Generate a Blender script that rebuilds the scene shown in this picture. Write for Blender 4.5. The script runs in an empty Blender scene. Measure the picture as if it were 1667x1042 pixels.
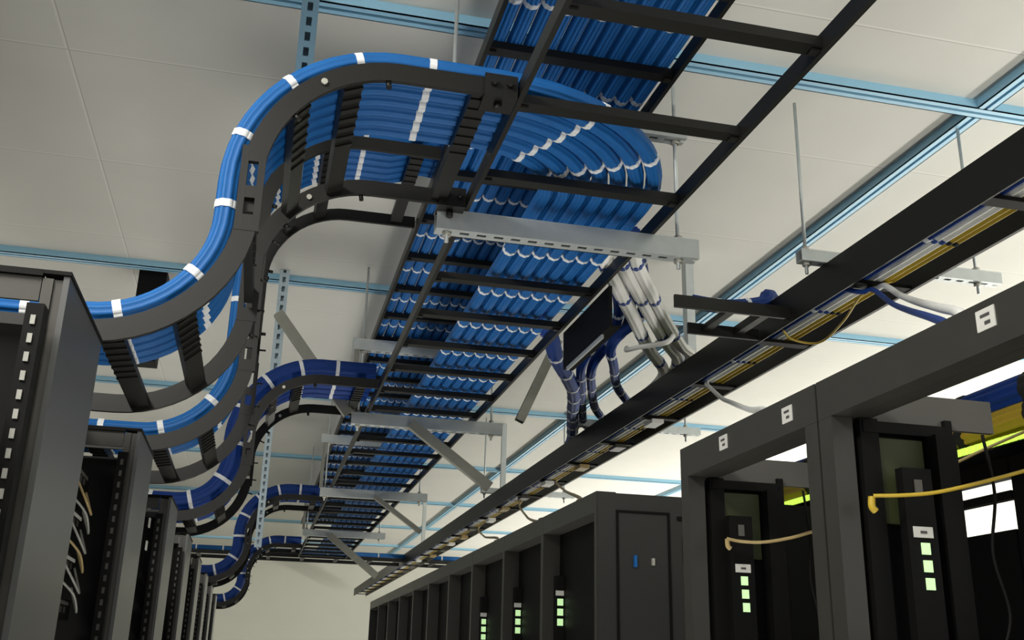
import bpy, bmesh, math, random
from mathutils import Vector, Matrix
random.seed(7)
S = bpy.context.scene
COL = S.collection
E = 1.62            # eye height of the camera; helper coordinates below are relative to it in z
def P(x, y, z): return Vector((x, y, z + E))

# ------------------------------------------------------------------ camera, world, lights, exposure
cam = bpy.data.cameras.new('camera'); cam_o = bpy.data.objects.new('camera', cam); COL.objects.link(cam_o)
S.camera = cam_o
yaw, pit, rol, foc = .231755, .327046, .0244477, 1674.39
fw = Vector((math.sin(yaw)*math.cos(pit), math.cos(yaw)*math.cos(pit), math.sin(pit)))
r_ = Vector((math.cos(yaw), -math.sin(yaw), 0)); u_ = r_.cross(fw)
rr = math.cos(rol)*r_ + math.sin(rol)*u_; uu = -math.sin(rol)*r_ + math.cos(rol)*u_
cam_o.matrix_world = Matrix(((rr.x, uu.x, -fw.x, 0), (rr.y, uu.y, -fw.y, 0), (rr.z, uu.z, -fw.z, E), (0, 0, 0, 1)))
cam.sensor_width = 36; cam.lens = foc/1667*36; cam.clip_start = .02; cam.clip_end = 100

S.view_settings.view_transform = 'Standard'; S.view_settings.look = 'None'
S.view_settings.gamma = 1; S.view_settings.use_curve_mapping = False
S.view_settings.exposure = 0.0
W = bpy.data.worlds.new('world'); S.world = W; W.use_nodes = True
W.node_tree.nodes['Background'].inputs[0].default_value = (1, .98, .93, 1)
W.node_tree.nodes['Background'].inputs[1].default_value = .55

def area(name, loc, sx, sy, power, aim, col=(1, .97, .9), spread=math.pi):
    l = bpy.data.lights.new(name, 'AREA'); l.shape = 'RECTANGLE'; l.size = sx; l.size_y = sy
    l.energy = power; l.color = col; l.spread = spread
    o = bpy.data.objects.new(name, l); COL.objects.link(o)
    d = Vector(aim).normalized(); yv = Vector((0, 1, 0)); yv = (yv - d*yv.dot(d)).normalized(); xv = yv.cross(-d); p = P(*loc)
    o.matrix_world = Matrix(((xv.x, yv.x, -d.x, p.x), (xv.y, yv.y, -d.y, p.y), (xv.z, yv.z, -d.z, p.z), (0, 0, 0, 1)))
    return o
area('aisle_uplight', (5.4, 4.0, -.35), .5, 13, 320, (-.2, 0, 1))
area('left_ceiling_fill', (-1.9, 7.5, .1), .4, 7, 30, (.25, 0, 1))  # added fill without a fixture, lifts the left and centre ceiling
area('floor_bounce_fill', (.45, 4.3, -1.45), .7, 7, 36, (.12, 0, 1), spread=1.9)  # added low fill standing in for floor bounce on the cable undersides
area('right_ceiling_fill', (3.2, .8, .0), .3, 5, 45, (0, 0, 1))  # unseen lamp added to even out the right ceiling
area('far_ceiling_fill', (4.6, 14.5, .0), .4, 9, 150, (-.3, 0, 1))  # unseen lamp added to brighten the far ceiling
area('far_wall_fill', (.6, 15.5, 1.9), 3.0, 5.0, 200, (0, 0.25, -1))  # no fixture here, added to brighten the far wall
area('right_wall_fill', (4.4, 8.5, 1.5), 3.0, 1.2, 90, (1, 0, -.1))  # added to whiten the right wall behind the cabinet gap
area('left_downlight', (-1.1, .5, 1.9), .5, 1.4, 120, (.25, .15, -1))
area('front_bounce_fill', (.3, -1.2, 1.9), 2.4, 1.2, 30, (0, .75, -1))  # unseen lamp behind the camera, added for bounce off the floor

# ------------------------------------------------------------------ materials
def mat(name, col, rough=.5, metal=0., spec=.5, emit=None, estr=0., noise=0., nscale=30., bump=0.):
    m = bpy.data.materials.new(name); m.use_nodes = True
    nt = m.node_tree; b = nt.nodes['Principled BSDF']
    b.inputs['Base Color'].default_value = (*col, 1); b.inputs['Roughness'].default_value = rough
    b.inputs['Metallic'].default_value = metal; b.inputs['Specular IOR Level'].default_value = spec
    if emit:
        b.inputs['Emission Color'].default_value = (*emit, 1); b.inputs['Emission Strength'].default_value = estr
    if noise or bump:
        tc = nt.nodes.new('ShaderNodeTexCoord'); nz = nt.nodes.new('ShaderNodeTexNoise')
        nz.inputs['Scale'].default_value = nscale; nz.inputs['Detail'].default_value = 4
        nt.links.new(tc.outputs['Object'], nz.inputs['Vector'])
        if noise:
            mx = nt.nodes.new('ShaderNodeMix'); mx.data_type = 'RGBA'
            mx.inputs[6].default_value = (*[c*(1-noise) for c in col], 1)
            mx.inputs[7].default_value = (*[min(1, c*(1+noise)) for c in col], 1)
            nt.links.new(nz.outputs[0], mx.inputs[0]); nt.links.new(mx.outputs[2], b.inputs['Base Color'])
        if bump:
            bp = nt.nodes.new('ShaderNodeBump'); bp.inputs['Strength'].default_value = bump
            bp.inputs['Distance'].default_value = .002
            nt.links.new(nz.outputs[0], bp.inputs['Height']); nt.links.new(bp.outputs[0], b.inputs['Normal'])
    return m
M = dict(
    black=mat('black_powder_coat', (.0075, .0073, .006), .45, spec=.35, noise=.2, nscale=60, bump=.08),
    dark=mat('dark_rack_steel', (.0035, .0035, .0034), .6, spec=.15, noise=.2, nscale=40),
    door=mat('black_door_panel', (.075, .077, .077), .30, metal=.0, spec=.8, noise=.1, nscale=5),
    post=mat('grey_black_post', (.055, .053, .045), .38, spec=.5, noise=.12, nscale=20),
    grey=mat('grey_panel', (.085, .082, .073), .5, noise=.08, nscale=10),
    zinc=mat('zinc_strut', (.56, .60, .60), .42, metal=.45, noise=.12, nscale=25, bump=.05),
    nutgrey=mat('dull_cage_nut', (.34, .34, .31), .5, metal=.3, noise=.2, nscale=40),
    shaded_steel=mat('pale_blue_steel_shaded', (.12, .22, .30), .4, metal=.2, noise=.08, nscale=15),  # darker copy of the pale strut steel, shade put into the colour
    sidepanel=mat('satin_black_side_panel', (.022, .022, .021), .4, noise=.1, nscale=6),
    rackframe=mat('black_rack_frame', (.032, .031, .027), .36, spec=.6, noise=.12, nscale=20),
    green_glow=mat('dark_panel_green_glow', (.035, .045, .012), .6, noise=.2, nscale=8),  # dark panel with green light from the LEDs painted into its colour
    strutsteel=mat('pale_blue_steel', (.52, .64, .72), .4, metal=.1, noise=.08, nscale=15),
    galv=mat('dull_galvanised_steel', (.30, .30, .26), .5, metal=.4, noise=.12, nscale=25),
    strutblue=mat('blue_painted_strut', (.30, .56, .74), .4, noise=.06, nscale=12),
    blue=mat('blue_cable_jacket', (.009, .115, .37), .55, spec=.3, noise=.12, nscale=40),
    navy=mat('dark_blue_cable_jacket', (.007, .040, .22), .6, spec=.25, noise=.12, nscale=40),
    white=mat('white_cable_jacket', (.86, .86, .83), .5, noise=.06, nscale=40),
    yellow=mat('yellow_cable_jacket', (.52, .36, .03), .45, noise=.1, nscale=40),
    velcro=mat('white_velcro', (.80, .82, .84), .7, noise=.05, nscale=80),
    bluestrap=mat('blue_velcro', (.015, .06, .28), .7, noise=.1, nscale=80),
    blackstrap=mat('black_velcro', (.01, .01, .01), .8, noise=.1, nscale=80),
    wall=mat('cream_wall_paint', (.68, .68, .61), .8, noise=.03, nscale=3, bump=.05),
    floor=mat('grey_floor_tile', (.45, .45, .42), .5, noise=.08, nscale=2),
    led=mat('green_led', (.5, .7, .4), .4, emit=(.50, .80, .36), estr=.75),
    tag=mat('white_label', (.62, .62, .58), .6, noise=.1, nscale=60),
    ink=mat('label_ink', (.06, .06, .06), .6, noise=.1, nscale=60),
    duct_glow=mat('light_struck_duct_glow', (.5, .7, .1), .4, emit=(.62, .95, .10), estr=1.0),  # bright light on the fibre duct's edge, put in as emission
    nut=mat('steel_nut', (.55, .54, .48), .35, metal=.6, noise=.1, nscale=60),
    copper=mat('tan_jacket', (.38, .28, .12), .45, noise=.1, nscale=40),
)
def ceiling_mat():
    m = bpy.data.materials.new('ceiling_tiles'); m.use_nodes = True
    nt = m.node_tree; N = nt.nodes; L = nt.links; b = N['Principled BSDF']; b.inputs['Roughness'].default_value = .75
    tc = N.new('ShaderNodeTexCoord'); sp = N.new('ShaderNodeSeparateXYZ'); L.new(tc.outputs['Object'], sp.inputs[0])
    def seam(out, off, pitch, w):
        a = N.new('ShaderNodeMath'); a.operation = 'ADD'; a.inputs[1].default_value = off; L.new(out, a.inputs[0])
        d = N.new('ShaderNodeMath'); d.operation = 'DIVIDE'; d.inputs[1].default_value = pitch; L.new(a.outputs[0], d.inputs[0])
        f = N.new('ShaderNodeMath'); f.operation = 'FRACT'; L.new(d.outputs[0], f.inputs[0])
        c = N.new('ShaderNodeMath'); c.operation = 'LESS_THAN'; c.inputs[1].default_value = w/pitch; L.new(f.outputs[0], c.inputs[0])
        return c
    s1 = seam(sp.outputs[0], .80+7.87, 1.574, .0095); s2 = seam(sp.outputs[1], .06+8.33, .833, .0095)
    mx = N.new('ShaderNodeMath'); mx.operation = 'MAXIMUM'; L.new(s1.outputs[0], mx.inputs[0]); L.new(s2.outputs[0], mx.inputs[1])
    nz = N.new('ShaderNodeTexNoise'); nz.inputs['Scale'].default_value = 3; nz.inputs['Detail'].default_value = 5; L.new(tc.outputs['Object'], nz.inputs[0])
    c1 = N.new('ShaderNodeMix'); c1.data_type = 'RGBA'; c1.inputs[6].default_value = (.60, .595, .55, 1); c1.inputs[7].default_value = (.67, .665, .615, 1); L.new(nz.outputs[0], c1.inputs[0])
    s3 = seam(sp.outputs[0], .80+7.87-.0095, 1.574, .003); s4 = seam(sp.outputs[1], .06+8.33-.0095, .833, .003)
    m2 = N.new('ShaderNodeMath'); m2.operation = 'MAXIMUM'; L.new(s3.outputs[0], m2.inputs[0]); L.new(s4.outputs[0], m2.inputs[1])
    c3 = N.new('ShaderNodeMix'); c3.data_type = 'RGBA'; c3.inputs[7].default_value = (.72, .71, .66, 1); L.new(mx.outputs[0], c3.inputs[0]); L.new(c1.outputs[2], c3.inputs[6])
    c2 = N.new('ShaderNodeMix'); c2.data_type = 'RGBA'; c2.inputs[7].default_value = (.38, .37, .34, 1); L.new(m2.outputs[0], c2.inputs[0]); L.new(c3.outputs[2], c2.inputs[6])
    L.new(c2.outputs[2], b.inputs['Base Color'])
    return m
M['ceiling'] = ceiling_mat()

# ------------------------------------------------------------------ mesh helpers
def box(bm, a, b, mi=0, bev=0):
    x0, y0, z0 = a; x1, y1, z1 = b
    v = [bm.verts.new(P(x, y, z)) for x in (x0, x1) for y in (y0, y1) for z in (z0, z1)]
    fs = [bm.faces.new([v[i] for i in f]) for f in ((0, 1, 3, 2), (4, 6, 7, 5), (0, 4, 5, 1), (2, 3, 7, 6), (0, 2, 6, 4), (1, 5, 7, 3))]
    for f in fs: f.material_index = mi
    return fs
def fbox(bm, o, t, s, n, a, b, mi=0):
    """box in a local frame: origin o, axes t (length), s (side), n (normal)"""
    v = [bm.verts.new(o + t*x + s*y + n*z) for x in (a[0], b[0]) for y in (a[1], b[1]) for z in (a[2], b[2])]
    for f in ((0, 1, 3, 2), (4, 6, 7, 5), (0, 4, 5, 1), (2, 3, 7, 6), (0, 2, 6, 4), (1, 5, 7, 3)):
        bm.faces.new([v[i] for i in f]).material_index = mi
def tube(bm, pts, r, seg=8, mi=0):
    sweep(bm, pts, [(r*math.cos(2*math.pi*i/seg), r*math.sin(2*math.pi*i/seg)) for i in range(seg)], mi=mi)
def frames(pts, side=None):
    n = len(pts); T = []
    for i in range(n):
        t = (pts[min(i+1, n-1)] - pts[max(i-1, 0)]).normalized(); T.append(t)
    out = []; u = None
    for i, t in enumerate(T):
        if side is not None: s = side.normalized(); s = (s - t*s.dot(t)).normalized()
        else:
            if u is None:
                ref = Vector((0, 0, 1)) if abs(t.z) < .9 else Vector((1, 0, 0)); s = t.cross(ref).normalized()
            else: s = (u - t*u.dot(t)).normalized()
            u = s
        out.append((t, s, s.cross(t)))
    return out
def sweep(bm, pts, prof, side=None, mi=0, cap=True, smooth=True):
    rings = []
    for p, (t, s, n) in zip(pts, frames(pts, side)):
        rings.append([bm.verts.new(p + s*a + n*b) for a, b in prof])
    k = len(prof)
    for A, B in zip(rings, rings[1:]):
        for i in range(k):
            f = bm.faces.new((A[i], A[(i+1) % k], B[(i+1) % k], B[i])); f.material_index = mi; f.smooth = smooth
    if cap:
        for R_, rev in ((rings[0], True), (rings[-1], False)):
            f = bm.faces.new(R_[::-1] if rev else R_); f.material_index = mi
def lobed(r, lobes=9, per=4, amp=.16):
    o = []
    for i in range(lobes*per):
        a = 2*math.pi*i/(lobes*per)
        q = r*(1 - amp + amp*abs(math.sin(lobes*a/2)))
        o.append((q*math.cos(a), q*math.sin(a)))
    return o
def me(name, bm, mats):
    bmesh.ops.recalc_face_normals(bm, faces=bm.faces)
    m = bpy.data.meshes.new(name); bm.to_mesh(m); bm.free()
    for x in (mats if isinstance(mats, (list, tuple)) else [mats]): m.materials.append(M[x] if isinstance(x, str) else x)
    return m
def obj(name, bm, mats, parent=None):
    m = me(name, bm, mats) if isinstance(bm, bmesh.types.BMesh) else bm
    o = bpy.data.objects.new(name, m); COL.objects.link(o)
    if parent:
        o.parent = parent; o.matrix_parent_inverse = parent.matrix_basis.inverted()
    return o
def tag(o, label, cat, group=None):
    o['label'] = label; o['category'] = cat
    if group: o['group'] = group
    return o
def thing(name, label, cat, loc, group=None):
    o = bpy.data.objects.new(name, None); COL.objects.link(o); o.location = P(*loc); o.empty_display_size = .1
    return tag(o, label, cat, group)
def struct(name, bm, mats):
    o = obj(name, bm, mats); o['kind'] = 'structure'; return o
def NB(): return bmesh.new()
def bxo(name, boxes, mats, parent=None):
    bm = NB()
    for b in boxes: box(bm, b[0], b[1], b[2] if len(b) > 2 else 0)
    return obj(name, bm, mats, parent)
ORD = ['first', 'second', 'third', 'fourth', 'fifth', 'sixth', 'seventh', 'eighth', 'ninth', 'tenth', 'eleventh', 'twelfth', 'thirteenth', 'fourteenth']

# ------------------------------------------------------------------ room shell
XL, XR, YB, YF, ZC = -4.0, 6.5, -2.5, 19.8, 1.95
struct('floor', (lambda b: (box(b, (XL, YB, -E-.1), (XR, YF, -E)), b)[1])(NB()), 'floor')
struct('ceiling', (lambda b: (box(b, (XL, YB, ZC), (XR, YF, ZC+.1)), b)[1])(NB()), 'ceiling')
struct('wall_far', (lambda b: (box(b, (XL, YF, -E), (XR, YF+.12, ZC)), b)[1])(NB()), 'wall')
struct('wall_left', (lambda b: (box(b, (XL-.12, YB, -E), (XL, YF, ZC)), b)[1])(NB()), 'wall')
struct('wall_right', (lambda b: (box(b, (XR, YB, -E), (XR+.12, YF, ZC)), b)[1])(NB()), 'wall')
# blue painted strut grid under the ceiling: open channels, groove downwards
def ceil_beam(n, p0, p1):
    bm = NB(); p0 = P(*p0); p1 = P(*p1); t = (p1-p0); L = t.length; t.normalize()
    n_ = Vector((0, 0, -1)); s = t.cross(n_)
    w, h, g = .030, .036, .007
    fbox(bm, p0, t, s, n_, (0, -w, 0), (L, w, .004))
    for q in (-1, 1):
        fbox(bm, p0, t, s, n_, (0, min(q*w, q*(w-.004)), .004), (L, max(q*w, q*(w-.004)), h))
        fbox(bm, p0, t, s, n_, (0, min(q*w, q*g), h-.004), (L, max(q*w, q*g), h))
        fbox(bm, p0, t, s, n_, (0, min(q*g, q*(g+.003)), h-.012), (L, max(q*g, q*(g+.003)), h-.004))
    struct('trim_%d' % n, bm, 'strutblue')
bi = 1
CY = [.26, 2.76, 5.26, 7.76, 10.26, 12.76, 15.26, 17.76]
CX = [-2.35, 2.346, 4.45]
for y in CY: ceil_beam(bi, (XL, y, ZC), (XR, y, ZC)); bi += 1
for x in CX:
    ys = [YB] + CY + [YF]
    for a, b in zip(ys, ys[1:]): ceil_beam(bi, (x, a+.031, ZC), (x, b-.031, ZC)); bi += 1

# ------------------------------------------------------------------ strut channels
def strut_bm(bm, p0, p1, face, w=.041, h=.041, slots=True, pitch=.048, slot=(.026, .013), off=.02):
    """hollow strut: 'face' is the direction the slotted wall looks to; p0-p1 run along its centre line"""
    t = p1-p0; L = t.length; t = t.normalized(); n = (face - t*face.dot(t)).normalized(); s = t.cross(n)
    th = .003; a = w/2; c = h/2
    fbox(bm, p0, t, s, n, (0, -a, -c), (L, a, -c+th))
    for q in (-1, 1): fbox(bm, p0, t, s, n, (0, min(q*a, q*(a-th)), -c+th), (L, max(q*a, q*(a-th)), c))
    if not slots:
        fbox(bm, p0, t, s, n, (0, -a+th, c-th), (L, a-th, c)); return
    sl, sw = slot
    for q in (-1, 1): fbox(bm, p0, t, s, n, (0, min(q*sw/2, q*(a-th)), c-th), (L, max(q*sw/2, q*(a-th)), c))
    x = 0; nx = off
    while nx < L:
        fbox(bm, p0, t, s, n, (x, -sw/2, c-th), (nx, sw/2, c)); x = nx+sl; nx += pitch
    if x < L: fbox(bm, p0, t, s, n, (x, -sw/2, c-th), (L, sw/2, c))
def rod_bm(bm, x, y, z0, z1, r=.006):
    tube(bm, [P(x, y, z0), P(x, y, z1)], r, 10)
def nut_bm(bm, x, y, z, r=.013, h=.012):
    tube(bm, [P(x, y, z-h/2), P(x, y, z+h/2)], r, 6)

# ------------------------------------------------------------------ cable ladders
ZL, ZU = 1.20, 1.58
def ladder(name, label, x0, x1, z, y0, y1, first, pitch):
    t = thing(name, label, 'cable ladder', (x0, y0, z))
    for x in (x0, x1-.012):
        bm = NB(); box(bm, (x, y0, z-.021), (x+.012, y1, z+.021)); obj('side_rail', bm, 'black', t)
    y = first; rung = None
    while y < y1:
        bm = NB(); box(bm, (x0+.0125, y-.019, z-.012), (x1-.0125, y+.019, z+.010))
        for xx in (x0+.0125, x1-.0325):
            box(bm, (xx, y-.010, z-.019), (xx+.02, y+.010, z-.0125))
        obj('rung', bm, 'black', t); y += pitch
    return t
low = ladder('cable_ladder', 'lower long black cable ladder, blue bundles turning onto it from the left', .455, 1.005, ZL, .55, 12.5, .47+.375, .373)
upp = ladder('cable_ladder', 'upper long black cable ladder full of blue bundles, seen through the lower one', .455, 1.0, ZU, .55, 12.5, .42+.375, .385)
# splice brackets where the nearest curved ladder meets the lower ladder
def bracket(x, y, label):
    t = thing('splice_bracket', label, 'bracket', (x, y, ZL))
    bm = NB(); box(bm, (x-.075, y-.02, ZL-.024), (x-.002, y-.013, ZL+.024)); box(bm, (x-.010, y-.013, ZL-.024), (x-.002, y+.06, ZL+.024))
    box(bm, (x-.075, y-.02, ZL-.031), (x-.002, y+.05, ZL-.024))
    obj('plate', bm, 'black', t)
    for dx in (.02, .055):
        bm = NB(); tube(bm, [P(x-dx, y-.034, ZL), P(x-dx, y-.02, ZL)], .008, 6); obj('bolt', bm, 'black', t)
    bm = NB(); tube(bm, [P(x-.04, y+.01, ZL-.031), P(x-.04, y+.01, ZL-.05)], .010, 6); obj('bolt', bm, 'black', t)
bracket(.452, 1.924, 'black bracket joining near rail of the nearest curved ladder to the lower ladder')
bracket(.452, 2.50, 'black bracket joining far rail of the nearest curved ladder to the lower ladder')

def s_curve(zt, zb=.567, xa=-.36, x_end=.453, r=.275, x_start=-.66, n=14):
    """centre line of a curved ladder in its x-z plane: flat, quarter turn up, straight rise, quarter turn to flat"""
    xv = xa+r; pts = [(x_start, zb), (xa, zb)]
    for i in range(1, n+1):
        a = math.pi/2*i/n; pts.append((xa+r*math.sin(a), zb+r-r*math.cos(a)))
    r2 = .285
    if zt-r2 > zb+r+.02: pts.append((xv, zt-r2))
    for i in range(1, n+1):
        a = math.pi/2*i/n; pts.append((xv+r2-r2*math.cos(a), zt-r2+r2*math.sin(a)))
    pts.append((x_end, zt)); return pts
def resample_at(pts, s):
    for a, b in zip(pts, pts[1:]):
        l = (b-a).length
        if s <= l: return a + (b-a)*(s/l), (b-a).normalized()
        s -= l
    return pts[-1], (pts[-1]-pts[-2]).normalized()
def length(pts): return sum((b-a).length for a, b in zip(pts, pts[1:]))
def curved_ladder(label, y0, y1, zt, x_end=.450):
    c = s_curve(zt, x_end=x_end); t = thing('curved_cable_ladder', label, 'cable ladder', (-.36, y0, .567))
    sd = Vector((0, 1, 0)); Lc = None
    zs0, zs1 = .828, .952
    lo = [q for q in c if q[1] < zs0-.004 and q[0] < -.03] + [(-.085, zs0)]
    hi = [(-.085+.285-math.sqrt(max(0, .285**2-max(0, zs1-(zt-.285))**2)), zs1)] + [q for q in c if q[1] > zs1+.004]
    for y in (y0, y1):
        pts = [P(x, y, z) for x, z in c]; Lc = length(pts)
        prof = [(-.006, -.021), (.006, -.021), (.006, .021), (-.006, .021)]
        bm = NB()
        for part in (lo, hi): sweep(bm, [P(x, y, z) for x, z in part], prof, sd, smooth=False)
        xv = -.085
        for q in (-1, 1): box(bm, (xv+min(q*.010, q*.024), y-.007, zs0-.03), (xv+max(q*.010, q*.024), y+.007, zs1+.03))
        for za, zb in ((zs0-.03, zs0+.004), (.868, .894), (zs1-.004, zs1+.03)): box(bm, (xv-.0099, y-.007, za), (xv+.0099, y+.007, zb))
        rail = obj('side_rail', bm, 'black', t)
        for s_ in (.36, 1.08, Lc-.07):
            p, tt = resample_at(pts, s_)
            if y == y0 and s_ != 1.08: continue
            bm = NB(); tube(bm, [p+Vector((0, -.007, 0)), p+Vector((0, -.013, 0))], .007, 8); obj('bolt', bm, 'nut', rail)
        for s_ in (.98, 1.22):
            p, tt = resample_at(pts, s_); n_ = Vector((-tt.z, 0, tt.x))
            bm = NB(); tube(bm, [p-n_*.021+Vector((0, .002, 0)), p-n_*.036+Vector((0, .002, 0))], .006, 8); obj('screw', bm, 'black', rail)
    pts = [P(x, (y0+y1)/2, z) for x, z in c]
    want = [.07, .19, .355, .49, length(pts)-.483, length(pts)-.355, length(pts)-.072]
    mid = (want[3]+want[4])/2
    if want[4]-want[3] > .25: want.append(mid)
    for s_ in want:
        p, tt = resample_at(pts, s_); n_ = Vector((-tt.z, 0, tt.x))
        bm = NB(); hw = (y1-y0)/2-.0065
        fbox(bm, p, tt, sd, n_, (-.021, -hw, -.010), (.021, hw, .010))
        for k in range(7): fbox(bm, p, tt, sd, n_, (-.0215, -hw+.03+k*.043, -.014), (.0215, -hw+.04+k*.043, -.0101))
        obj('rung', bm, 'black', t)
    # short screw stubs that stick out of the far rail
    for s_ in (.66, .72, .80, .92):
        p, tt = resample_at([P(x, y1, z) for x, z in c], s_); n_ = Vector((-tt.z, 0, tt.x))
        bm = NB(); tube(bm, [p-n_*.021, p-n_*.042], .0035, 6); obj('screw', bm, 'black', t)
    return t
CURV = [(1.924, 2.50, ZL, 'nearest S-shaped black cable ladder rising from the left racks to the lower ladder'),
        (2.97, 3.54, ZU, 'second S-shaped black cable ladder, the taller one rising to the upper ladder'),
        (4.50, 5.07, ZL, 'third S-shaped black cable ladder, its top just left of the second hanger'),
        (8.02, 8.60, ZL, 'fourth S-shaped black cable ladder, its top just left of the third hanger'),
        (11.5, 12.1, ZL, 'farthest S-shaped black cable ladder, its foot above the end of the left racks')]
for y0, y1, zt, lab in CURV: curved_ladder(lab, y0, y1, zt)

# ------------------------------------------------------------------ cable bundles with straps
STRAP = {}
def strap_mesh(r, m, w=.016):
    k = (r, m, w)
    if k not in STRAP:
        bm = NB(); a = lobed(r*1.06, 9, 4, .07)
        sweep(bm, [Vector((0, 0, -w/2)), Vector((0, 0, w/2))], a, smooth=False)
        STRAP[k] = me('strap', bm, m)
    return STRAP[k]
def bundle(pts, r, mat_, label, group, straps=(), strap_mat='velcro', lobes=9, name='cable_bundle', cat='cable bundle', w=.016):
    bm = NB(); sweep(bm, pts, lobed(r, lobes)); o = obj(name, bm, mat_); tag(o, label, cat, group)
    for s_ in straps:
        p, t = resample_at(pts, s_)
        q = obj('strap', strap_mesh(r, strap_mat, w), None, o)
        q.matrix_local = Matrix.Translation(p) @ t.to_track_quat('Z', 'Y').to_matrix().to_4x4()
    return o
def smooth_path(pts, n=10):
    """Catmull-Rom through points"""
    out = []
    for i in range(len(pts)-1):
        p0 = pts[max(i-1, 0)]; p1 = pts[i]; p2 = pts[i+1]; p3 = pts[min(i+2, len(pts)-1)]
        for k in range(n):
            u = k/n
            out.append(.5*((2*p1)+(p2-p0)*u+(2*p0-5*p1+4*p2-p3)*u*u+(3*p1-p0-3*p2+p3)*u**3))
    out.append(pts[-1]); return out
# upper ladder: eleven bundles side by side
RB = .0218
for i in range(11):
    x = .4935 + i*.0470
    a, b = P(x, .5, ZU+.012+RB), P(x, 12.45, ZU+.012+RB)
    st = []; y = .42+.375/2+.385*1
    k = 0
    while y < 9.9: st.append(y-.5 + (.006 if i % 2 else -.004)); y += .385
    bundle([a, b], RB, 'blue', '%s blue cable bundle from the left on the upper ladder' % ORD[i], 'blue bundles on the upper ladder', st)
# S-shaped runs: eight bundles each; those of the nearest one turn onto the lower ladder
def curved_bundles(y0, zt, n, where, group, turn=True, y_end=12.4, lift=0., r=.0222, m='blue', spots=None, x_stop=None):
    off = .0228+r
    for i in range(n):
        yb = y0+.012+r + i*2*r*1.075
        c = s_curve(zt, x_end=.30)
        base = [Vector((x, 0, z)) for x, z in c]
        fr = frames(base, Vector((0, 1, 0)))
        pts = []
        for p, (t, s, nn) in zip(base, fr):
            q = p + Vector((-t.z, 0, t.x))*off
            pts.append(P(q.x, yb, q.z))
        Ls = length(pts)
        st = [s_ for s_ in (.20, .36, .52, .68, .84, 1.0, 1.16, 1.32, 1.48, 1.64, 1.80) if s_ < Ls-.02] if spots is None else spots
        if turn:
            cy = y0+.576; R0 = cy-yb; cx = .958-(.576-.012-r)
            zz = pts[-1].z
            if lift: pts += [Vector((.40, yb+E*0, zz+lift*.6))]
            for k in range(0, 13):
                a = math.pi/2*k/12
                pts.append(Vector((cx+R0*math.sin(a), cy-R0*math.cos(a), zz+lift)))
            pts.append(Vector((cx+R0, y_end, zz+lift)))
            L0 = Ls + (cx-.30) ; arc = R0*math.pi/2
            st = list(st) + ([L0+arc*.33, L0+arc*.64] if not lift else [])
            # straps midway between rungs of the straight run
            y = .47+.375/2+.373*5
            while y < min(y_end, 9.8) and not lift:
                if y > cy+.1: st.append(L0+arc+(y-cy))
                y += .373
        else:
            pts.append(Vector((x_stop or .44, yb, pts[-1].z)))
        bundle(pts, r, m, '%s blue bundle from the near rail on the %s' % (ORD[i], where), group, st)
curved_bundles(1.924, ZL, 7, 'nearest S-shaped ladder', 'blue bundles on the nearest curved ladder')
curved_bundles(2.97, ZU, 7, 'second, taller S-shaped ladder', 'blue bundles on the second curved ladder', lift=.05, y_end=6.0)
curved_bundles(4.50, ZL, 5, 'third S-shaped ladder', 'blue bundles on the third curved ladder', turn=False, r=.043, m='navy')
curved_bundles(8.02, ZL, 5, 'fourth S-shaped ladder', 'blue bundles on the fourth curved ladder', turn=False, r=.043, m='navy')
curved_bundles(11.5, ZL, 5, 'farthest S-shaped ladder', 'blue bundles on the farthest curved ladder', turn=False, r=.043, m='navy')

# ------------------------------------------------------------------ cross ladder by the far wall
for xa, xb, nb, lab in ((-1.2, 1.72, 5, 'black cable ladder crossing the aisle in front of the far wall'), (1.97, 2.6, 2, 'short black cross ladder beyond the right tray, near the far wall')):
    t = thing('cross_cable_ladder', lab, 'cable ladder', (xa, 12.55, ZL))
    for y in (12.55, 13.1): bxo('side_rail', [((xa, y, ZL-.021), (xb, y+.012, ZL+.021))], 'black', t)
    x = xa+.1
    while x < xb-.05: bxo('rung', [((x, 12.5625, ZL-.012), (x+.04, 13.0995, ZL+.010))], 'black', t); x += .4
    for i in range(nb):
        y = 12.605+i*.075
        bundle([P(xa, y, ZL+.046), P(xb, y, ZL+.046)], .033, 'blue', '%s blue bundle from the aisle side on the %s' % (ORD[i], 'cross ladder' if nb > 2 else 'short cross ladder right of the tray'), 'blue bundles on the cross ladder', [.2+.3*k for k in range(9) if .2+.3*k < xb-xa])

# ------------------------------------------------------------------ trapeze hangers under the two ladders
TR = [2.545, 5.0, 7.36, 9.80]
for i, y in enumerate(TR):
    t = thing('trapeze_hanger', '%s zinc trapeze hanger from the camera, its bars under the two ladders' % ORD[i], 'hanger', (.76, y, ZL-.06), 'trapeze hangers under the ladders')
    bh, bw = .058, .046
    for z, xa, xb in ((ZL-.022, .38, 1.14), (ZU-.022, .36, 1.115)):
        bm = NB(); strut_bm(bm, P(xa, y, z-bh/2), P(xb, y, z-bh/2), Vector((0, 0, -1)), w=bw, h=bh, slot=(.026, .014)); obj('crossbar', bm, 'zinc', t)
    if i: bxo('end_post', [((.372, y-.02, ZL-.0215), (.395, y+.02, ZU-.022-bh-.0005))], 'galv', t)
    zt = ZC-.001
    for x in (.412, 1.085):
        bm = NB(); rod_bm(bm, x, y, ZL-.022-bh-.03, zt)
        r_o = obj('threaded_rod', bm, 'zinc', t)
        for z in (ZL-.022-bh-.006, ZL-.016, ZU-.022-bh-.006, ZU-.016):
            bm = NB(); nut_bm(bm, x, y, z); obj('nut', bm, 'nut', r_o)
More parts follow.
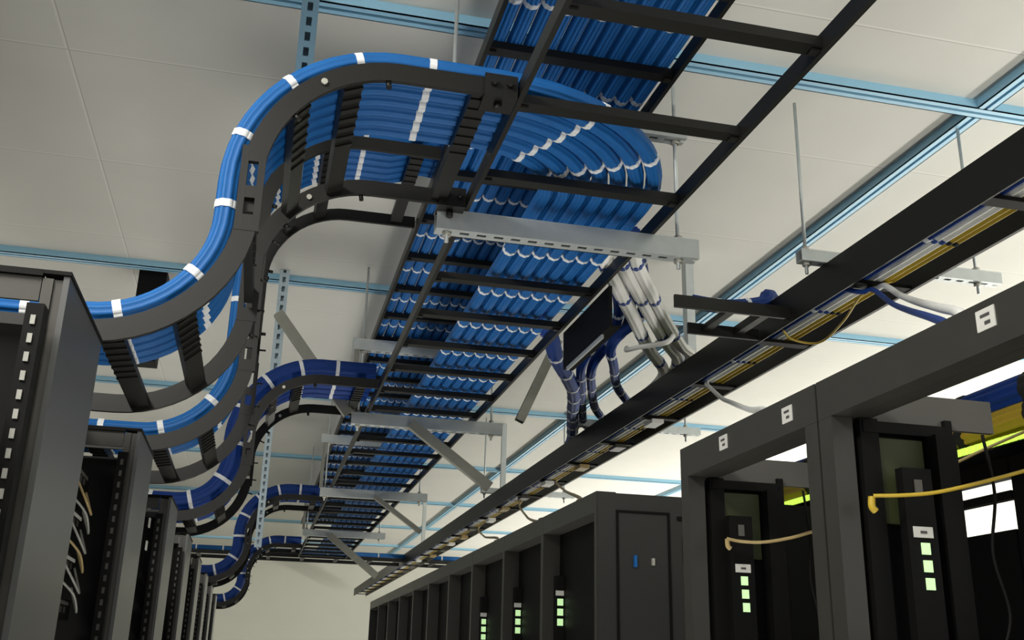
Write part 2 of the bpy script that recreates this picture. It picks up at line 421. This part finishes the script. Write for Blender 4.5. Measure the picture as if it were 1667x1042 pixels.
# perforated struts hanging beside the ladders at x = 0, with their braces
for i, (y, zb, wh) in enumerate(((2.70, 1.30, 'behind the top of the nearest curved ladder'), (5.18, 1.34, 'left of the second hanger, carrying a diagonal brace'), (7.68, .78, 'behind the top of the third curved ladder'))):
    bm = NB(); strut_bm(bm, P(-.008, y, zb), P(-.008, y, ZC-.001), Vector((0, -1, 0)), w=.05, h=.041, slot=(.03, .016), pitch=.052)
    tag(obj('perforated_strut', bm, 'strutsteel' if i else 'shaded_steel'), 'vertical perforated strut hanging from the ceiling %s' % wh, 'strut')
def brace(a, b, w, label):
    bm = NB(); strut_bm(bm, P(*a), P(*b), Vector((0, -1, 0)), w=w, h=.041, slots=False)
    tag(obj('diagonal_brace', bm, 'galv'), label, 'brace', 'diagonal braces')
brace((-.02, 5.0-.045, 1.64), (.36, 5.0-.045, 1.16), .05, 'zinc diagonal brace from a hanging strut to the left end of the second hanger')
brace((1.42, 5.0-.045, 1.64), (1.22, 5.0-.045, 1.19), .045, 'zinc diagonal brace rising to the right from the right end of the second hanger')
brace((.665, 5.0-.05, 1.135), (1.075, 5.0-.05, .845), .048, 'zinc diagonal brace running down to the right below the second hanger')
brace((.76, 7.36-.05, 1.13), (1.10, 7.36-.05, .90), .03, 'thin zinc diagonal brace below the third hanger')
brace((.62, 9.80-.05, 1.13), (1.08, 9.80-.05, .78), .06, 'farthest zinc diagonal brace, below the fourth hanger')
# black duct beyond the first curve on the left
bxo_o = bxo('black_duct', [((-.75, 5.36, 1.45), (-.61, 5.50, ZC-.001))], 'dark'); tag(bxo_o, 'square black duct hanging from the ceiling behind the nearest curved ladder', 'duct')

# ------------------------------------------------------------------ right-hand cable tray over the racks
TX0, TX1, TZ0, TZ1 = 1.737, 1.955, 1.175, 1.30
t = thing('cable_tray', 'long black deep-sided cable tray over the right racks, holding blue, white and yellow bundles', 'cable tray', (TX0, .6, TZ0))
bxo('side_rail', [((TX0, .5, TZ0), (TX0+.006, 19.2, TZ1)), ((TX0+.0061, .5, TZ1-.006), (TX0+.018, 19.2, TZ1))], 'black', t)
bxo('side_rail', [((TX1-.006, .5, TZ0), (TX1, 19.2, TZ1)), ((TX1-.012, .5, TZ0), (TX1-.0061, 19.2, TZ0+.004))], 'black', t)
y = .77
while y < 19.1:
    bxo('rung', [((TX0+.0065, y, TZ0+.002), (TX1-.0125, y+.045, TZ0+.014))], 'dark', t); y += .64
cols = ['navy', 'navy', 'white', 'white', 'yellow', 'yellow']; xs = [1.758, 1.781, 1.806, 1.831, 1.854, 1.876]
nm = {'navy': 'dark blue', 'white': 'white', 'yellow': 'yellow'}
for i, (c, x) in enumerate(zip(cols, xs)):
    r = .0118 if c != 'yellow' else .0108
    pts = [P(x + .0015*math.sin(y*2.1+i), y, TZ0+.0145+r) for y in [.5+.5*k for k in range(37)]]
    side = 'nearer the aisle' if i % 2 == 0 else 'farther from the aisle'
    bundle(pts, r, c, '%s bundle in the right tray, the one of its colour %s' % (nm[c], side), 'bundles in the right cable tray',
           [.59+.64*k for k in range(23)], {'navy': 'velcro', 'white': 'bluestrap', 'yellow': 'blackstrap'}[c], lobes=6, w=.02)
for i, (y, zb) in enumerate(((2.87, 1.305), (5.45, 1.305), (7.93, 1.305))):
    t = thing('tray_hanger', 'zinc bar on two rods holding up the right cable tray, %s from the camera' % ORD[i], 'hanger', (2.0, y, zb), 'hangers of the right cable tray')
    xa, xb = (1.655, 2.42)
    bm = NB(); strut_bm(bm, P(xa, y, zb+.0215), P(xb, y, zb+.0215), Vector((0, 0, -1)), slot=(.026, .014)); obj('crossbar', bm, 'zinc', t)
    for x in (1.68, 2.335):
        bm = NB(); rod_bm(bm, x, y, zb-.04, ZC-.04); ro = obj('threaded_rod', bm, 'zinc', t)
        for z in (zb-.006, zb+.05):
            bm = NB(); nut_bm(bm, x, y, z); obj('nut', bm, 'nut', ro)
for y, w, wh in ((4.36, .052, 'behind the right end of the first hanger'), (8.26, .032, 'below the right end of the second hanger'), (12.44, .036, 'below the right end of the third hanger')):
    bm = NB(); strut_bm(bm, P(1.905, y, TZ1+.003), P(1.905, y, ZC-.001), Vector((-1, 0, 0)), w=w, h=.041, slots=False)
    tag(obj('drop_strut', bm, 'zinc'), 'upright zinc strut above the right tray, %s' % wh, 'strut')

# link ladder between the lower ladder and the tray, with its bundles
t = thing('link_cable_ladder', 'short black ladder linking the lower ladder to the right cable tray', 'cable ladder', (1.01, 3.1, ZL))
bxo('side_rail', [((1.30, 3.09, ZL-.015), (1.733, 3.102, ZL+.030))], 'black', t)
bxo('side_rail', [((1.45, 3.33, ZL-.021), (1.733, 3.342, ZL+.021))], 'black', t)
for k in range(2): bxo('rung', [((1.50+k*.13, 3.1025, ZL-.010), (1.53+k*.13, 3.3295, ZL+.010))], 'black', t)
o = bxo('drop_plate', [((1.012, 2.94, 1.035), (1.022, 3.46, 1.175)), ((1.0221, 2.94, 1.035), (1.05, 3.46, 1.042))], 'dark')
bxo('edge_strip', [((1.024, 2.98, 1.0425), (1.044, 3.42, 1.050)), ((1.012, 3.02, 1.022), (1.020, 3.42, 1.0345))], 'zinc', o)
tag(o, 'black plate hung under the outer rail of the lower ladder, behind the white bundles', 'plate')
WB = [([(.96, 2.80, 1.265), (1.004, 2.957, 1.265), (1.125, 3.193, 1.285), (1.32, 3.559, 1.305), (1.555, 4.007, 1.33), (1.80, 4.45, 1.346), (1.795, 4.9, 1.30), (1.79, 5.4, 1.262)], .027, 'left-hand white bundle with blue straps crossing from the lower ladder to the tray'),
      ([(1.0, 2.84, 1.285), (1.072, 2.987, 1.285), (1.221, 3.256, 1.30), (1.422, 3.611, 1.32), (1.619, 3.954, 1.34), (1.788, 4.247, 1.355), (1.85, 4.6, 1.33), (1.852, 5.0, 1.28), (1.852, 5.4, 1.262)], .025, 'middle white bundle with blue straps crossing from the lower ladder to the tray'),
      ([(1.06, 2.86, 1.30), (1.136, 3.024, 1.30), (1.295, 3.308, 1.315), (1.505, 3.671, 1.335), (1.695, 3.982, 1.35), (1.82, 4.17, 1.36), (1.90, 4.5, 1.34), (1.914, 5.0, 1.285), (1.914, 5.4, 1.262)], .025, 'right-hand white bundle with blue straps crossing from the lower ladder to the tray')]
for pts, r, lab in WB:
    bundle(smooth_path([P(*p) for p in pts]), r, 'white', lab, 'white bundles crossing to the right tray', [.18, .60, 1.12, 1.60], 'bluestrap', lobes=8, w=.026)
BB = [([(.93, 3.40, 1.27), (.97, 3.593, 1.262), (1.045, 3.746, 1.245), (1.13, 3.961, 1.235), (1.274, 4.272, 1.24), (1.395, 4.585, 1.26), (1.586, 5.234, 1.30), (1.80, 5.95, 1.352), (1.86, 6.2, 1.365)], .033, 'leftmost dark blue bundle sweeping from the lower ladder to the tray'),
      ([(1.03, 3.05, 1.40), (1.25, 3.55, 1.425), (1.373, 3.90, 1.39), (1.31, 4.05, 1.315), (1.302, 4.169, 1.265), (1.396, 4.462, 1.265), (1.586, 5.057, 1.31), (1.75, 5.55, 1.352), (1.84, 5.75, 1.372), (1.885, 5.9, 1.378)], .022, 'second dark blue bundle from the left sweeping to the tray'),
      ([(1.08, 3.03, 1.40), (1.30, 3.52, 1.43), (1.43, 3.93, 1.395), (1.37, 4.08, 1.32), (1.357, 4.189, 1.27), (1.471, 4.542, 1.28), (1.647, 5.036, 1.32), (1.80, 5.38, 1.352), (1.88, 5.55, 1.372), (1.915, 5.75, 1.378)], .022, 'third dark blue bundle from the left sweeping to the tray'),
      ([(1.13, 3.02, 1.41), (1.33, 3.46, 1.43), (1.445, 3.80, 1.40), (1.38, 3.88, 1.335), (1.357, 3.929, 1.285), (1.433, 4.111, 1.27), (1.606, 4.566, 1.31), (1.80, 4.97, 1.352), (1.89, 5.15, 1.376), (1.93, 5.35, 1.388)], .022, 'rightmost dark blue bundle sweeping to the tray, beside the white bundles')]
for pts, r, lab in BB:
    bundle(smooth_path([P(*p) for p in pts]), r, 'navy', lab, 'dark blue bundles sweeping to the right tray', [.30+.27*k for k in range(9)], 'velcro', lobes=8, w=.02)
bundle(smooth_path([P(1.42, 3.22, 1.26), P(1.55, 3.22, 1.255), P(1.70, 3.24, 1.29), P(1.745, 3.27, 1.335), P(1.80, 3.35, 1.335), P(1.83, 3.6, 1.26), P(1.83, 4.0, 1.25)]), .026, 'navy', 'short dark blue bundle lying on the link ladder under the hanging strut', None, [.10, .22], 'velcro', lobes=8)
def cable(pts, r, m, label, cat='cable', group=None, name='patch_cable'):
    bm = NB(); tube(bm, smooth_path([P(*p) for p in pts], 8), r, 8); return tag(obj(name, bm, m), label, cat, group)
cable([(1.40, 3.85, 1.27), (1.36, 3.74, 1.225), (1.38, 3.66, 1.215), (1.47, 3.60, 1.225), (1.52, 3.64, 1.27)], .010, 'white', 'loose white cable loop on the link ladder beside the dark blue bundles')
cable([(1.81, 2.78, 1.20), (1.815, 2.70, 1.165), (1.80, 2.625, 1.149), (1.62, 2.30, .985), (1.45, 2.001, .845), (1.2, 1.586, .662), (1.02, 1.30, .536), (1.0, 1.26, .48), (1.0, 1.25, .45)], .009, 'white', 'white cable dropping from the right tray to the nearest rack')
cable([(1.775, 2.80, 1.195), (1.775, 2.71, 1.155), (1.76, 2.625, 1.130), (1.60, 2.31, .962), (1.43, 2.005, .822), (1.19, 1.60, .646), (1.02, 1.33, .526), (1.0, 1.29, .48), (1.0, 1.28, .45)], .008, 'navy', 'dark blue cable beside the white one dropping from right tray to nearest rack')
cable([(1.81, 3.98, 1.20), (1.79, 3.93, 1.165), (1.75, 3.849, 1.145), (1.58, 3.36, .955), (1.4, 2.902, .811), (1.2, 2.38, .65), (1.02, 1.95, .533), (1.0, 1.90, .48), (1.0, 1.89, .45)], .008, 'white', 'white cable dropping from the right tray to the second rack')
cable([(1.865, 2.68, 1.19), (1.80, 2.74, 1.165), (1.87, 2.98, 1.155), (1.912, 3.21, 1.152), (1.815, 3.23, 1.158), (1.76, 3.2, 1.18)], .004, 'yellow', 'thin yellow cable looping below the right tray')
FD = [((1.85, 6.36, 1.18), (1.80, 6.298, 1.135), (1.62, 5.50, .95), (1.4, 4.685, .798), (1.15, 3.72, .62), (.99, 3.16, .515), (.97, 3.14, .509)), ((1.85, 7.32, 1.18), (1.8, 7.258, 1.12), (1.62, 6.35, .92), (1.4, 5.408, .766), (1.15, 4.30, .60), (.99, 3.62, .515), (.97, 3.60, .509)), ((1.85, 8.76, 1.18), (1.8, 8.698, 1.12), (1.62, 7.6, .93), (1.4, 6.436, .782), (1.15, 5.1, .62), (.99, 4.34, .515), (.97, 4.32, .509))]
for pts, w in zip(FD, ('nearest', 'second', 'farthest')): cable(pts, .007, 'copper', 'tan cable hanging from the far stretch of the right tray, %s of three' % w, 'cable', 'tan cables hanging from the right tray')
# junction boxes and loose loops that crowd the far stretch of the tray
for k in range(14):
    y = 4.6+k*.62; x = 1.80+.09*random.random(); dz = .01*random.random()
    o = bxo('cable_clamp', [((x-.03, y, TZ0-.022-dz), (x+.03, y+.12, TZ0-.004))], ['white', 'dark', 'copper'][k % 3] if k % 3 != 1 else 'post')
    tag(o, 'small %s clamp under the right tray, %s counted away from the camera' % (['white', 'grey', 'tan'][k % 3], ORD[k]), 'clamp', 'clamps under the right tray')

# ------------------------------------------------------------------ right rack row
FX = .945; BX = 1.98
def label_plate(y, z, parent, w=.038, h=.030):
    o = bxo('label_plate', [((FX-.002, y-w/2, z-h/2), (FX-.0002, y+w/2, z+h/2), 0),
        ((FX-.0028, y-w*.25, z+h*.1), (FX-.0021, y+w*.25, z+h*.24), 1), ((FX-.0028, y-w*.25, z-h*.28), (FX-.0021, y+w*.05, z-h*.12), 1)], ['tag', 'ink'], parent)
    o['label'] = 'pale label plate on the top beam'; return o
def pdu(x, y, parent, z_lab):
    p = bxo('power_strip', [((x-.028, y-.02, -1.4), (x+.028, y, .34))], 'dark', parent)
    o = bxo('label_plate', [((x-.018, y-.0225, z_lab-.009), (x+.018, y-.0201, z_lab+.009), 0), ((x-.006, y-.0235, z_lab-.002), (x+.006, y-.0226, z_lab+.002), 1)], ['tag', 'ink'], p)
    for k in range(3):
        z = z_lab-.027-k*.0285
        bxo('indicator', [((x-.006+.001*k, y-.0225, z-.0095), (x+.010+.001*k, y-.0201, z+.0095))], 'led', p)['label'] = 'lit green indicator'
    bxo('socket', [((x-.007, y-.0225, .295), (x+.007, y-.0201, .32))], 'grey', p)
    return p
def open_rack(label, y0, y1, labels, panel_top, zlab, px):
    t = thing('server_rack', label, 'server rack', (FX, y0, -E), 'racks in the right row')
    bxo('front_post', [((FX, y0, -E), (FX+.04, y0+.043, .43))], 'rackframe', t)
    bxo('front_post', [((FX, y1-.043, -E), (FX+.04, y1, .43))], 'rackframe', t)
    b = bxo('top_beam', [((FX, y0, .4305), (FX+.04, y1, .5)), ((FX+.0405, y0, .4305), (FX+.075, y1, .436))], 'rackframe', t)
    for y, z in labels: label_plate(y, z, b)
    for y in (y0, y1-.04): bxo('rear_post', [((BX-.04, y, -E), (BX, y+.04, .44))], 'dark', t)
    # far side of the bay: grey panel with black door frame, rear half left open to the cables
    bxo('side_panel', [((FX+.045, y1-.03, -E), (1.165, y1-.02, .425))], 'dark', t)
    bxo('side_panel', [((FX+.045, y1-.03, .4255), (1.28, y1-.02, .485))], 'grey', t)
    bxo('panel_frame', [((1.0, y1-.052, .405), (1.165, y1-.0305, .425)), ((1.125, y1-.075, -1.4), (1.165, y1-.0305, .4045)), ((1.172, y1-.04, -1.4), (1.186, y1-.02, .44)), ((FX+.05, y1-.05, -1.4), (FX+.085, y1-.0305, .43))], 'dark', t)
    bxo('inner_panel', [((1.03, y1-.042, .25), (1.12, y1-.0305, .398))], 'green_glow', t)
    pdu(px, y1-.062, t, zlab)
    bxo('base', [((FX+.045, y0+.045, -E), (BX-.045, y1-.07, -E+.08))], 'dark', t)
    bxo('equipment', [((1.10, y0+.06, -1.5), (1.75, y1-.09, .02))], 'dark', t)
    return t
open_rack('nearest open right rack, at the right edge, one label plate on its top beam', 1.03, 1.612, [(1.153, .473)], .5, .232, 1.075)
open_rack('second open right rack with two label plates on its top beam', 1.618, 2.242, [(1.721, .467), (2.003, .470)], .47, .224, 1.052)
def closed_rack(label, y0, y1, led=None, side=False):
    t = thing('server_rack', label, 'server rack', (FX, y0, -E), 'racks in the right row')
    bxo('cabinet', [((FX+.06, y0+.001, -E), (BX, y1-.001, .495))], 'dark', t)
    bxo('front_post', [((FX, y0+.001, -E), (FX+.0595, y0+.024, .44))], 'rackframe', t)
    bxo('front_post', [((FX, y1-.006, -E), (FX+.0595, y1-.001, .44))], 'rackframe', t)
    bxo('top_beam', [((FX, y0+.001, .4405), (FX+.0595, y1-.001, .5))], 'rackframe', t)
    if led:
        p = bxo('indicator_panel', [((FX+.035, y1-.06, -1.2), (FX+.0595, y1-.02, .30))], 'dark', t)
        bxo('label_plate', [((FX+.03, y1-.062, led+.02), (FX+.058, y1-.0601, led+.036))], 'tag', p)
        for k in range(3):
            bxo('indicator', [((FX+.036, y1-.062, led-.012-k*.032), (FX+.056, y1-.0601, led+.01-k*.032))], 'led', p)['label'] = 'lit green indicator'
    if side:
        # closed side panel that faces the camera, with a pressed frame
        y = y0+.0005
        bxo('side_panel', [((FX+.001, y-.012, -E), (1.50, y, .495))], 'sidepanel', t)
        bxo('panel_frame', [((FX+.055, y-.018, .440), (1.165, y-.0121, .446)), ((1.159, y-.018, -1.2), (1.165, y-.0121, .4395)), ((FX+.055, y-.018, -1.2), (FX+.061, y-.0121, .4395)), ((1.19, y-.018, .425), (1.23, y-.0121, .437)), ((1.205, y-.018, .30), (1.235, y-.0121, .38))], 'dark', t)
        bxo('blue_mark', [((1.052, y-.022, .285), (1.060, y-.0121, .318))], 'blue', t)['label'] = 'blue mark'  # small raised blue mark, with a pale one beside it
        bxo('pale_mark', [((1.106, y-.022, .292), (1.114, y-.0121, .312))], 'nut', t)
    return t
ys = [2.872, 3.462, 4.04, 4.66, 5.24, 5.87, 6.45, 7.06, 7.65, 8.26, 8.87]
leds = {0: .215, 1: .205, 2: .195}
for i, (a, b) in enumerate(zip(ys, ys[1:])):
    lab = 'closed right rack whose side panel with a blue mark faces the gap' if i == 0 else '%s closed right rack counted from the gap' % ORD[i]
    if i == len(ys)-2: lab = 'last closed right rack, farthest from the camera'
    if i in leds and i: lab += ', green indicators lit'
    closed_rack(lab, a, b, leds.get(i), i == 0)
# cables in the open racks
cable([(1.00, 2.125, .283), (1.03, 2.12, .278), (1.071, 2.1, .276), (1.12, 2.08, .284), (1.161, 2.06, .296), (1.25, 2.02, .33), (1.6, 2.05, .50), (1.98, 2.15, .652), (2.03, 2.2, .656)], .0036, 'copper', 'tan patch cable in the second open rack')
cable([(.985, 1.525, .287), (1.03, 1.50, .287), (1.082, 1.48, .293), (1.167, 1.46, .315), (1.255, 1.44, .341), (1.4, 1.42, .385), (1.7, 1.50, .52), (1.98, 1.70, .652), (2.03, 1.76, .656)], .0032, 'yellow', 'yellow patch cable in the nearest open rack')
cable([(.985, 1.53, .286), (.984, 1.53, .27), (.99, 1.53, .262)], .0062, 'yellow', 'yellow plug hanging from the nearest power strip', 'plug', name='cable_plug')
cable([(1.003, 2.13, .283), (1.004, 2.13, .268), (1.01, 2.13, .262)], .0055, 'copper', 'tan plug hanging from the second power strip', 'plug', name='cable_plug')
for (pts, w) in ((((1.19, 1.50, .40), (1.20, 1.50, .30), (1.19, 1.51, .20), (1.20, 1.5, .1), (1.17, 1.5, .03)), 'nearest'), (((1.19, 2.12, .40), (1.20, 2.12, .30), (1.195, 2.12, .20), (1.20, 2.1, .1), (1.18, 2.1, .03)), 'second')):
    cable(pts, .0028, 'dark', 'black cable hanging down inside the %s open rack' % w)
# cabinets of the next row, seen through the open racks
t = thing('rear_cabinet', 'dark cabinet of the next row behind the nearest open rack', 'cabinet', (2.3, .7, -E))
bxo('body', [((2.16, .7, -E), (2.75, 2.62, .66))], 'dark', t)
bxo('door', [((2.155, .75, -1.5), (2.1599, 1.62, .55)), ((2.155, 1.67, -1.5), (2.1599, 2.57, .55))], 'dark', t)
t = thing('rear_cabinet', 'low dark cabinet under a bright gap, right of the nearest power strip', 'cabinet', (2.3, 2.63, -E))
bxo('body', [((2.16, 2.63, -E), (2.75, 3.70, .425))], 'dark', t)
bxo('crossbar', [((2.16, 2.63, .515), (2.19, 3.70, .54))], 'dark', t)
bxo('crossbar', [((2.16, 2.63, .585), (2.22, 3.70, .66))], 'dark', t)
t = thing('rear_cabinet', 'dark cabinet of the next row behind the second open rack', 'cabinet', (2.3, 3.71, -E))
bxo('body', [((2.16, 3.71, -E), (2.75, 6.2, .66))], 'dark', t)
bxo('door', [((2.155, 3.76, -1.5), (2.1599, 4.5, .55)), ((2.155, 4.55, -1.5), (2.1599, 6.1, .55))], 'dark', t)
# cables of the next row behind: blue and yellow bundles over a duct edge whose bright light is put in as glow
for (z, r, m, lab) in ((.765, .050, 'navy', 'thick dark blue bundle running behind the open right racks'), (.695, .046, 'yellow', 'thick yellow bundle running behind the open right racks, under the dark blue one')):
    pts = [P(2.05, 1.6+.4*k, z+.008*math.sin(k)) for k in range(12)]
    bundle(pts, r, m, lab, None, [.14+.30*k for k in range(14)], 'blackstrap', lobes=12, w=.03)
t = thing('fibre_duct', 'duct with a light-struck yellow-green edge under the yellow bundle behind the racks', 'duct', (2.05, 1.6, .63))
bxo('tray_base', [((2.0, 1.6, .625), (2.12, 6.2, .640))], 'dark', t)
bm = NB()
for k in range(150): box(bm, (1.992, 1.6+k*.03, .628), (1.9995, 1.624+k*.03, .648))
o = obj('duct_edge_glow', bm, 'duct_glow', t); o['label'] = 'light-struck yellow-green duct edge'
for y in (2.0, 3.6, 5.2): bxo('support_post', [((2.06, y, -E), (2.09, y+.03, .6245))], 'dark', t)

# ------------------------------------------------------------------ left row: cable managers and open racks
LX = -.29
man = [1.44+1.033*k for k in range(8)]
def manager(y, label):
    t = thing('cable_manager', label, 'cable manager', (LX, y, -E), 'cable managers in the left row')
    bxo('door', [((LX-.008, y, -E), (LX, y+.325, .50))], 'door', t)
    bxo('near_side', [((LX-.020, y+.004, -E), (LX-.0085, y+.016, .495)), ((LX-.034, y+.0, -E), (LX-.0205, y+.010, .495))], 'post', t)
    bxo('far_side', [((LX-.034, y+.309, -E), (LX-.0085, y+.323, .495))], 'post', t)
    bxo('spine', [((LX-.30, y+.05, -E), (LX-.036, y+.27, .44))], 'dark', t)
    bxo('top_cap', [((LX-.034, y-.004, .5005), (LX+.002, y+.325, .506)), ((-.92, y-.004, .497), (LX-.0345, y+.010, .506))], 'dark', t)
    bxo('crown_panel', [((-.92, y+.002, .462), (LX-.036, y+.008, .4965))], 'post', t)
for i, y in enumerate(man): manager(y, 'black cable manager with smooth grey-lit door, %s from the camera in the left row' % ORD[i])
def left_rack(y0, y1, label, zs):
    t = thing('equipment_rack', label, 'rack', (LX-.05, y0, -E), 'open racks in the left row')
    x = LX-.014
    for y in (y0+.03, y1-.050):
        bm = NB(); box(bm, (x-.022, y, -E), (x, y+.03, .44))
        z = -.9
        while z < .42:
            box(bm, (x-.014, y-.0025, z), (x-.008, y-.0001, z+.0125), 1); z += .0252
        obj('mounting_rail', bm, ['dark', 'nutgrey' if y0 < 1 else 'post'], t)
    bxo('top_bar', [((LX-.55, y0+.005, .47), (LX-.035, y0+.03, .495))], 'dark', t)
    bxo('rear_post', [((LX-.56, y0+.02, -E), (LX-.52, y0+.06, .469))], 'dark', t)
    bxo('rear_post', [((LX-.56, y1-.06, -E), (LX-.52, y1-.02, .469))], 'dark', t)
    bxo('back_panel', [((LX-.60, y0+.02, -E), (LX-.565, y1-.02, .30))], 'dark', t)
    return t
yy0 = [.735] + [y+.333 for y in man[:-1]]; yy1 = [y-.006 for y in man]
for i, (a, b) in enumerate(zip(yy0, yy1)):
    left_rack(a, b, 'open equipment rack at the left edge of the picture' if i == 0 else 'open equipment rack in the left row between the %s and %s cable managers' % (ORD[i-1], ORD[i]), None)
    if i < 3:
        for k in range(7):
            z = .36-.088*k
            pp = thing('network_switch', '%s network switch from the top in the %s' % (ORD[k], ['rack at the left edge', 'rack behind the first cable manager', 'rack behind the second cable manager'][i]), 'network switch', (LX-.1, a+.06, z), 'rack gear in the left racks')
            bxo('face', [((LX-.11, a+.053, z-.02), (LX-.088, b-.04, z+.02))], 'dark', pp)
            bm = NB()
            for q in range(12):
                y = a+.075+q*(b-a-.15)/12
                box(bm, (LX-.0879, y, z-.008), (LX-.0865, y+.018, z+.004), 0)
            obj('port_row', bm, 'post', pp)
            bxo('label_strip', [((LX-.0879, b-.20, z+.008), (LX-.0868, b-.07, z+.015))], 'tag' if (i == 1 and k in (1, 2, 4, 5)) else 'grey', pp)
    if i == 1:
        for k in range(6):
            z = .10-.04*k
            cable([(LX-.085, b-.22-.01*k, z+.25), (LX-.06, b-.20, z+.20+.02*(k % 2)), (LX-.062, b-.12, z+.19), (LX-.085, b-.08, z+.24)], .0025, 'nutgrey' if k % 3 else 'copper', '%s looped patch cord from the top in the rack behind the first cable manager' % ORD[k], 'cable', 'looped patch cords')
    if i == 2:
        for k, z in enumerate((.405, .335)):
            o = bxo('rack_label', [((LX-.05, b-.10, z-.014), (LX-.046, b-.07, z+.014))], 'tag'); tag(o, 'small white label on a post in the third left rack, %s one' % ('upper', 'lower')[k], 'label', 'white labels')
